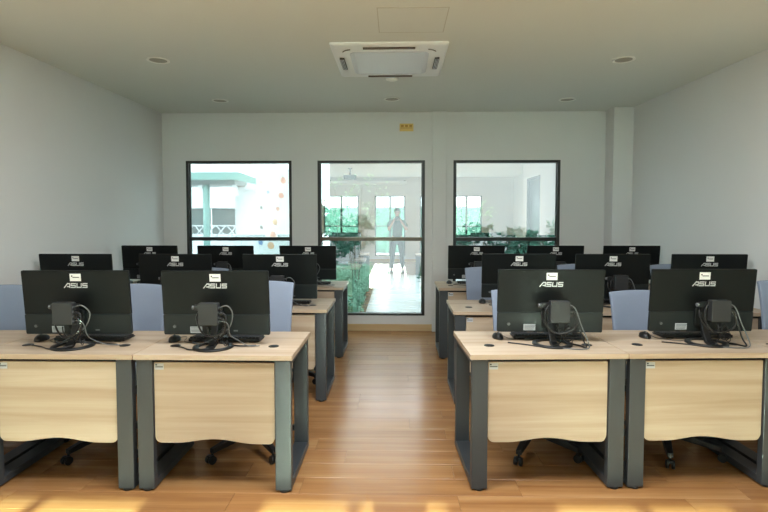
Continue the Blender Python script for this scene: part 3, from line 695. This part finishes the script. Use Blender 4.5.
b = MB(); b.bx(-0.28, 0.49, -0.04, 1.64, 2.30, 2.36); b.build('coping', 'render', wb)
nbw = thing('notice_wall', 'tall white panel with scattered red and orange notices outside the left window', 'notice board', (-2.72, 11.8, 0))
b = MB(); b.bx(-0.47, 0.42, 0, 0.15, 0, 2.62); b.build('panel', 'render', nbw, bevel=0.01)
rr = random.Random(4)
for x_, z_, m_, w_ in ((-0.36, 2.33, 'orange', .05), (0.15, 2.36, 'red', .11), (-0.2, 2.1, 'blue', .05), (0.1, 2.02, 'red', .10), (0.02, 1.72, 'red', .07), (0.36, 1.66, 'red', .08), (-0.05, 1.42, 'orange', .10), (-0.1, 1.13, 'red', .11), (-0.38, 0.95, 'blue', .08), (-0.15, 0.88, 'orange', .12), (-0.36, 1.75, 'darkglass', .05), (-0.36, 1.3, 'darkglass', .06)):
    w_ *= 1.35; b = MB(); b.prism([(x_+w_/2*math.cos(a+rr.random()*.2), z_+w_/2*math.sin(a)*1.1) for a in [2*PI*k/7 for k in range(7)]], -0.006, 0.0, 'y'); b.build('notice', m_, nbw)
def plant(name, label, cat, x, y, w, d, z0, z1, n, leaf=0.05, m='leaf', group=None, stems=4, shape='round', seed=0, base=0.0):
    R_ = random.Random(seed); t = thing(name, label, cat, (x, y, base-0.02), 0, group)
    b = MB()
    for k in range(n):
        while True:
            p = Vector((R_.uniform(-1, 1), R_.uniform(-1, 1), R_.uniform(-1, 1)))
            if shape == 'box' or p.length < 1: break
        # clumps: push some leaves toward a few centres
        q = Vector((p.x*w/2, p.y*d/2, (z0+z1)/2 + p.z*(z1-z0)/2))
        if shape != 'box':
            a_ = math.sin(q.x*9+seed)*math.cos(q.z*8+seed*2)+0.5*math.sin(q.y*11)
            if a_ < -0.15: continue
        s_ = leaf*R_.uniform(0.6, 1.3); dr = Vector((R_.uniform(-1, 1), R_.uniform(-1, 1), R_.uniform(-0.6, 0.8))).normalized()
        sd = dr.cross(Vector((R_.uniform(-1, 1), R_.uniform(-1, 1), R_.uniform(-1, 1)))).normalized(); nn = dr.cross(sd)*s_*0.15
        b.add([q, q+dr*s_*0.5+sd*s_*0.28+nn, q+dr*s_, q+dr*s_*0.5-sd*s_*0.28+nn], [(0, 1, 2), (0, 2, 3)])
    o = b.build('foliage', m, t, recalc=False); o['kind'] = 'stuff'
    for k in range(stems):
        sb = MB(); a = 2*PI*k/max(1, stems)+R_.random()
        e = Vector((math.cos(a)*w*0.28, math.sin(a)*d*0.28, z0+(z1-z0)*0.75)); sb.tube(spline([(math.cos(a)*0.03, math.sin(a)*0.03, 0), e*0.5+Vector((0, 0, 0.05)), e], 4), 0.007, 6); sb.build('stem', 'stem', t, recalc=False)
    return t
bed = MB(); bed.bx(-3.3, -0.50, YB+0.35, 13.0, -0.02, 0.06); tag(bed.build('planting_bed', 'soil'), kind='structure')
plant('ground_cover', 'low green ground cover filling the bed outside the middle window', 'plant', -1.9, 9.9, 2.7, 5.6, 0.05, 0.42, 15000, 0.07, 'leaf2', None, 0, 'box', 1)
for k, (x_, y_, w_, z0_, z1_, n_, lab) in enumerate([
    (-1.15, 8.5, 0.95, 0.75, 1.75, 1500, 'leafy green shrub outside the left part of the middle window'),
    (-0.75, 9.6, 0.7, 0.95, 1.6, 700, 'smaller shrub behind the leafy one in the middle window'),
    (1.25, 8.4, 0.9, 0.5, 1.45, 1200, 'green shrub outside the lower left of the right window'),
    (1.95, 8.3, 0.85, 0.5, 1.42, 1300, 'green shrub outside the lower middle of the right window'),
    (2.55, 8.8, 0.7, 0.5, 1.45, 900, 'green shrub outside the lower right of the right window')]):
    plant('shrub', lab, 'shrub', x_, y_, w_, w_*0.8, z0_, z1_, int(n_*0.6), 0.13, 'leaf', 'shrubs outside the windows', 5, 'round', k+5)
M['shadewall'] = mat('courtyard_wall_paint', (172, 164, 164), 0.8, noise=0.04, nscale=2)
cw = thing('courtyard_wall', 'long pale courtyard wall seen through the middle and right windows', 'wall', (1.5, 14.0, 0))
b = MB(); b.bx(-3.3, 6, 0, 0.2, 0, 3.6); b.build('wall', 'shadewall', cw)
b = MB(); b.bx(-3.35, 6.05, -0.05, 0.25, 3.6, 3.68); b.build('coping', 'render', cw)
for k, (x_, y_, w_, z0_, z1_, n_, lab) in enumerate([
    (-0.9, 11.6, 1.8, 1.0, 2.6, 260, 'thin sparse tree behind the shrubs in the middle window'),
    (1.5, 11.4, 1.5, 1.0, 2.0, 260, 'thin sparse tree seen through the right window')]):
    plant('tree', lab, 'tree', x_, y_, w_, 1.2, z0_, z1_, n_, 0.10, 'leafpale', 'trees outside the windows', 4, 'round', k+50)
hg = plant('hedge', 'long hedge added to darken the front windows, seen only in reflection', 'hedge', 0.3, -9.2, 9.0, 0.8, 0.0, 2.05, 9000, 0.13, 'leaf', None, 0, 'box', 77)  # greenery added out front so the reflected windows look darker
b = MB(); b.bx(-4.4, 4.4, -0.3, 0.3, 0.02, 1.98); b.build('hedge_core', 'leaf', hg)  # solid filler added to close bright sky gaps between the leaves
plant('shrub', 'narrow dark shrub beside the middle window\'s right edge', 'shrub', 0.60, 9.2, 0.35, 0.5, 0.1, 1.1, 900, 0.08, 'leaf', 'shrubs outside the windows', 3, 'round', 31)

for x_, y_ in FILL_PANELS:  # out-of-view housings made for the added fill lamps
    t = thing('added_fill_panel', 'added unseen fill light panel above the view, ' + {(-0.9, 1.75): 'left one of the rear pair', (0.9, 1.75): 'right one of the rear pair', (0.0, 2.5): 'the forward single one'}[(x_, y_)], 'ceiling light', (x_, y_, ZC), 0, 'added fill light panels above the view')
    b = MB()
    for q in ((-0.60, 0.60, -0.30, -0.272), (-0.60, 0.60, 0.272, 0.30), (-0.60, -0.572, -0.272, 0.272), (0.572, 0.60, -0.272, 0.272)): b.bx(q[0], q[1], q[2], q[3], -0.03, 0.0)
    b.build('frame', 'ac', t, bevel=0.002)
    b = MB(); b.bx(-0.572, 0.572, -0.272, 0.272, -0.022, -0.012); b.build('diffuser', 'ac', t)
# ------------------------------------------------------------------ behind the camera: seen only as reflections in the window glass
sc = thing('projection_screen', 'white roller case of a projection screen, high on the front wall', 'screen', (-1.0, YF, 2.72))
b = MB(); b.prism(rrect(0.0, 0.11, -0.055, 0.055, 0.02), -1.35, 1.35, 'x'); b.build('roller_case', 'ac', sc, bevel=0.004)
b = MB(); b.bx(-1.3, 1.3, 0.04, 0.07, -0.075, -0.055); b.build('bottom_bar', 'ac', sc)
for x_ in (-1.28, 1.28):
    b = MB(); b.bx(x_-0.02, x_+0.02, 0.0, 0.09, 0.05, 0.075); b.build('bracket', 'black', sc)
pr = thing('projector', 'dark grey projector hung from the ceiling behind the photographer', 'projector', (-1.30, -0.7, ZC))
b = MB(); b.prism(rrect(-0.17, 0.17, -0.13, 0.13, 0.03), -0.30, -0.19, 'z'); cs_ = b.build('body', 'pc', pr, bevel=0.008)
b = MB(); b.cyl((0.08, -0.125, -0.245), (0.08, -0.15, -0.245), 0.035); b.build('lens', 'black', cs_)
b = MB(); b.cyl((0, 0, -0.19), (0, 0, 0), 0.02); b.cyl((0, 0, -0.012), (0, 0, 0), 0.06); b.bx(-0.08, 0.08, -0.06, 0.06, -0.20, -0.185); b.build('ceiling_mount', 'black', pr)

M['skin'] = mat('skin', (196, 150, 124), 0.55); M['hair'] = mat('hair_black', (26, 22, 20), 0.5)
M['shirt'] = mat('shirt_patterned', (66, 92, 80), 0.85, noise=0.55, nscale=14); M['trouser'] = mat('trousers_dark', (34, 48, 52), 0.85)
M['shoe'] = mat('shoe_dark', (40, 40, 42), 0.6); M['eye'] = mat('eye_dark', (24, 20, 18), 0.2); M['lips'] = mat('lips', (164, 98, 88), 0.5)
def skin_obj(name, nodes, edges, m, parent, levels=2):
    me = bpy.data.meshes.new(name); ids = list(nodes); me.from_pydata([nodes[k][0] for k in ids], [(ids.index(a), ids.index(c)) for a, c in edges], []); me.update(); me.materials.append(M[m])
    o = bpy.data.objects.new(name, me); C.objects.link(o); o.parent = parent
    md = o.modifiers.new('skin', 'SKIN'); md.use_smooth_shade = True
    me.update()
    if not me.skin_vertices: 
        b = bmesh.new(); b.from_mesh(me); b.verts.layers.skin.verify(); b.to_mesh(me); b.free()
    for i_, k in enumerate(ids):
        r_ = nodes[k][1]; v = me.skin_vertices[0].data[i_]; v.radius = r_ if isinstance(r_, tuple) else (r_, r_); v.use_root = (i_ == 0)
    d_ = o.modifiers.new('sub', 'SUBSURF'); d_.levels = levels; d_.render_levels = levels
    return o
pe = thing('person', 'person in patterned shirt and dark trousers taking the photograph, reflected in the middle window', 'person', (0.02, -0.62, 0))
N_ = {'pel': ((0, 0, 0.95), (0.135, 0.10)), 'wa': ((0, 0.0, 1.10), (0.125, 0.09)), 'ch': ((0, 0.0, 1.30), (0.15, 0.10)), 'nb': ((0, 0.0, 1.44), (0.085, 0.065)), 'nk': ((0, 0.01, 1.52), 0.052),
      'jaw': ((0, 0.04, 1.585), (0.055, 0.06)), 'hd': ((0, 0.02, 1.67), (0.072, 0.088)), 'tp': ((0, 0.01, 1.745), (0.052, 0.062))}
E_ = [('pel', 'wa'), ('wa', 'ch'), ('ch', 'nb'), ('nb', 'nk'), ('nk', 'jaw'), ('jaw', 'hd'), ('hd', 'tp')]
for s_, q in ((-1, 'l'), (1, 'r')):
    ex_ = 0.27 if s_ > 0 else 0.24
    N_.update({q+'sh': ((s_*0.17, 0, 1.40), 0.058), q+'el': ((s_*ex_, 0.10, 1.17), 0.042), q+'wr': ((s_*0.095, 0.29, 1.44), 0.027), q+'pa': ((s_*0.078, 0.345, 1.485), (0.034, 0.018)),
               q+'hip': ((s_*0.095, 0, 0.90), 0.088), q+'kn': ((s_*0.13, 0.02, 0.50), 0.058), q+'an': ((s_*0.155, 0.0, 0.10), 0.040), q+'ft': ((s_*0.165, 0.13, 0.04), (0.042, 0.03))})
    E_ += [('nb', q+'sh'), (q+'sh', q+'el'), (q+'el', q+'wr'), (q+'wr', q+'pa'), ('pel', q+'hip'), (q+'hip', q+'kn'), (q+'kn', q+'an'), (q+'an', q+'ft')]
    # five fingers curling round the camera body
    for f_, (dz_, l_) in enumerate(((0.028, 0.9), (0.010, 1.0), (-0.008, 0.95), (-0.026, 0.8))):
        a = 'f%d%s' % (f_, q)
        N_[a+'1'] = ((s_*0.074, 0.375, 1.495+dz_), 0.0095); N_[a+'2'] = ((s_*0.060, 0.375+0.040*l_, 1.497+dz_), 0.0088); N_[a+'3'] = ((s_*0.036, 0.375+0.050*l_, 1.498+dz_), 0.0078)
        E_ += [(q+'pa', a+'1'), (a+'1', a+'2'), (a+'2', a+'3')]
    N_['th1'+q] = ((s_*0.055, 0.335, 1.50), 0.011); N_['th2'+q] = ((s_*0.030, 0.338, 1.515), 0.0095); E_ += [(q+'wr', 'th1'+q), ('th1'+q, 'th2'+q)]
body = skin_obj('body', N_, E_, 'skin', pe)
S_ = {'a': ((0, 0, 0.90), (0.155, 0.118)), 'b': ((0, 0, 1.10), (0.148, 0.112)), 'c': ((0, 0, 1.30), (0.172, 0.122)), 'd': ((0, 0, 1.435), (0.10, 0.078))}; SE = [('a', 'b'), ('b', 'c'), ('c', 'd')]
for s_, q in ((-1, 'l'), (1, 'r')):
    ex_ = 0.27 if s_ > 0 else 0.24
    S_.update({q+'1': ((s_*0.175, 0, 1.395), 0.072), q+'2': ((s_*(0.10+ex_/2*1.0+0.03), 0.065, 1.25), 0.064)}); SE += [('d', q+'1'), (q+'1', q+'2')]
skin_obj('shirt', S_, SE, 'shirt', pe)
T_ = {'a': ((0, 0, 0.93), (0.15, 0.115))}; TE = []
for s_, q in ((-1, 'l'), (1, 'r')):
    T_.update({q+'1': ((s_*0.095, 0, 0.86), 0.102), q+'2': ((s_*0.13, 0.02, 0.50), 0.074), q+'3': ((s_*0.155, 0.0, 0.09), 0.058)}); TE += [('a', q+'1'), (q+'1', q+'2'), (q+'2', q+'3')]
skin_obj('trousers', T_, TE, 'trouser', pe)
for s_ in (-1, 1):
    b = MB(); b.grid(lambda u, v: (s_*0.16+0.05*math.cos(2*PI*u)*math.cos(PI/2*v), 0.06+0.145*math.sin(2*PI*u)*math.cos(PI/2*v), 0.001+0.085*math.sin(PI/2*v)*(1-0.35*math.sin(2*PI*u))), 20, 6); b.lathe([(0.05, 0.001), (0.051, 0.012)], c=(s_*0.16, 0.06, 0), sy=2.9); b.build('shoe', 'shoe', pe)
b = MB()
def hair_fn(u, v):
    a = 2*PI*u; ph = -0.25 + (PI/2+0.25)*v; back = 0.5-0.5*math.sin(a)
    zz = math.sin(ph)*0.098 - (0.05*back if v < 0.2 else 0) + (0.035*(1-back) if v < 0.2 else 0)
    return (0.088*math.cos(a)*math.cos(ph), 0.008+0.102*math.sin(a)*math.cos(ph), 1.70+zz)
b.grid(hair_fn, 28, 10); b.build('hair', 'hair', pe)
for s_ in (-1, 1):
    b = MB(); b.lathe([(0.0001, -0.011), (0.008, -0.007), (0.011, 0), (0.008, 0.007), (0.0001, 0.011)], c=(s_*0.031, 0.098, 1.668), seg=12); b.build('eye', 'eye', pe)
    b = MB(); b.prism([(0.0, -0.03), (0.022, -0.01), (0.024, 0.02), (0.004, 0.03)], -0.006, 0.006, 'x'); b.xf(Matrix.Translation((s_*0.079, 0.0, 1.66)) @ Matrix.Rotation(s_*0.3, 4, 'Z')); b.build('ear', 'skin', pe, bevel=0.004)
b = MB(); b.add([(0, 0.098, 1.675), (-0.016, 0.10, 1.632), (0.016, 0.10, 1.632), (0, 0.128, 1.637)], [(0, 1, 3), (0, 3, 2), (1, 2, 3), (0, 2, 1)]); b.build('nose', 'skin', pe, bevel=0.003)
b = MB(); b.prism(rrect(-0.024, 0.024, 1.600, 1.613, 0.006), 0.088, 0.106, 'y'); b.build('mouth', 'lips', pe, bevel=0.002)
cm = thing('camera', 'black camera held up by the photographer, reflected in the middle window', 'camera', (0.02, -0.225, 1.50))
b = MB(); b.prism(rrect(-0.066, 0.066, -0.045, 0.045, 0.012), -0.03, 0.03, 'y'); b.prism([(-0.025, 0.045), (0.025, 0.045), (0.018, 0.062), (-0.018, 0.062)], -0.025, 0.025, 'y'); b.build('camera_body', 'black', cm, bevel=0.004)
b = MB(); b.cyl((0, 0.03, 0), (0, 0.10, 0), 0.036, 0.038, 24); b.build('lens_barrel', 'black', cm, bevel=0.002)
b = MB(); b.cyl((0, 0.1005, 0), (0, 0.102, 0), 0.028, 0.028, 24); b.build('front_glass', 'screen', cm)
b = MB(); b.cyl((0.045, 0, 0.045), (0.045, 0, 0.053), 0.010, 0.010, 16); b.build('shutter_dial', 'cableg', cm)
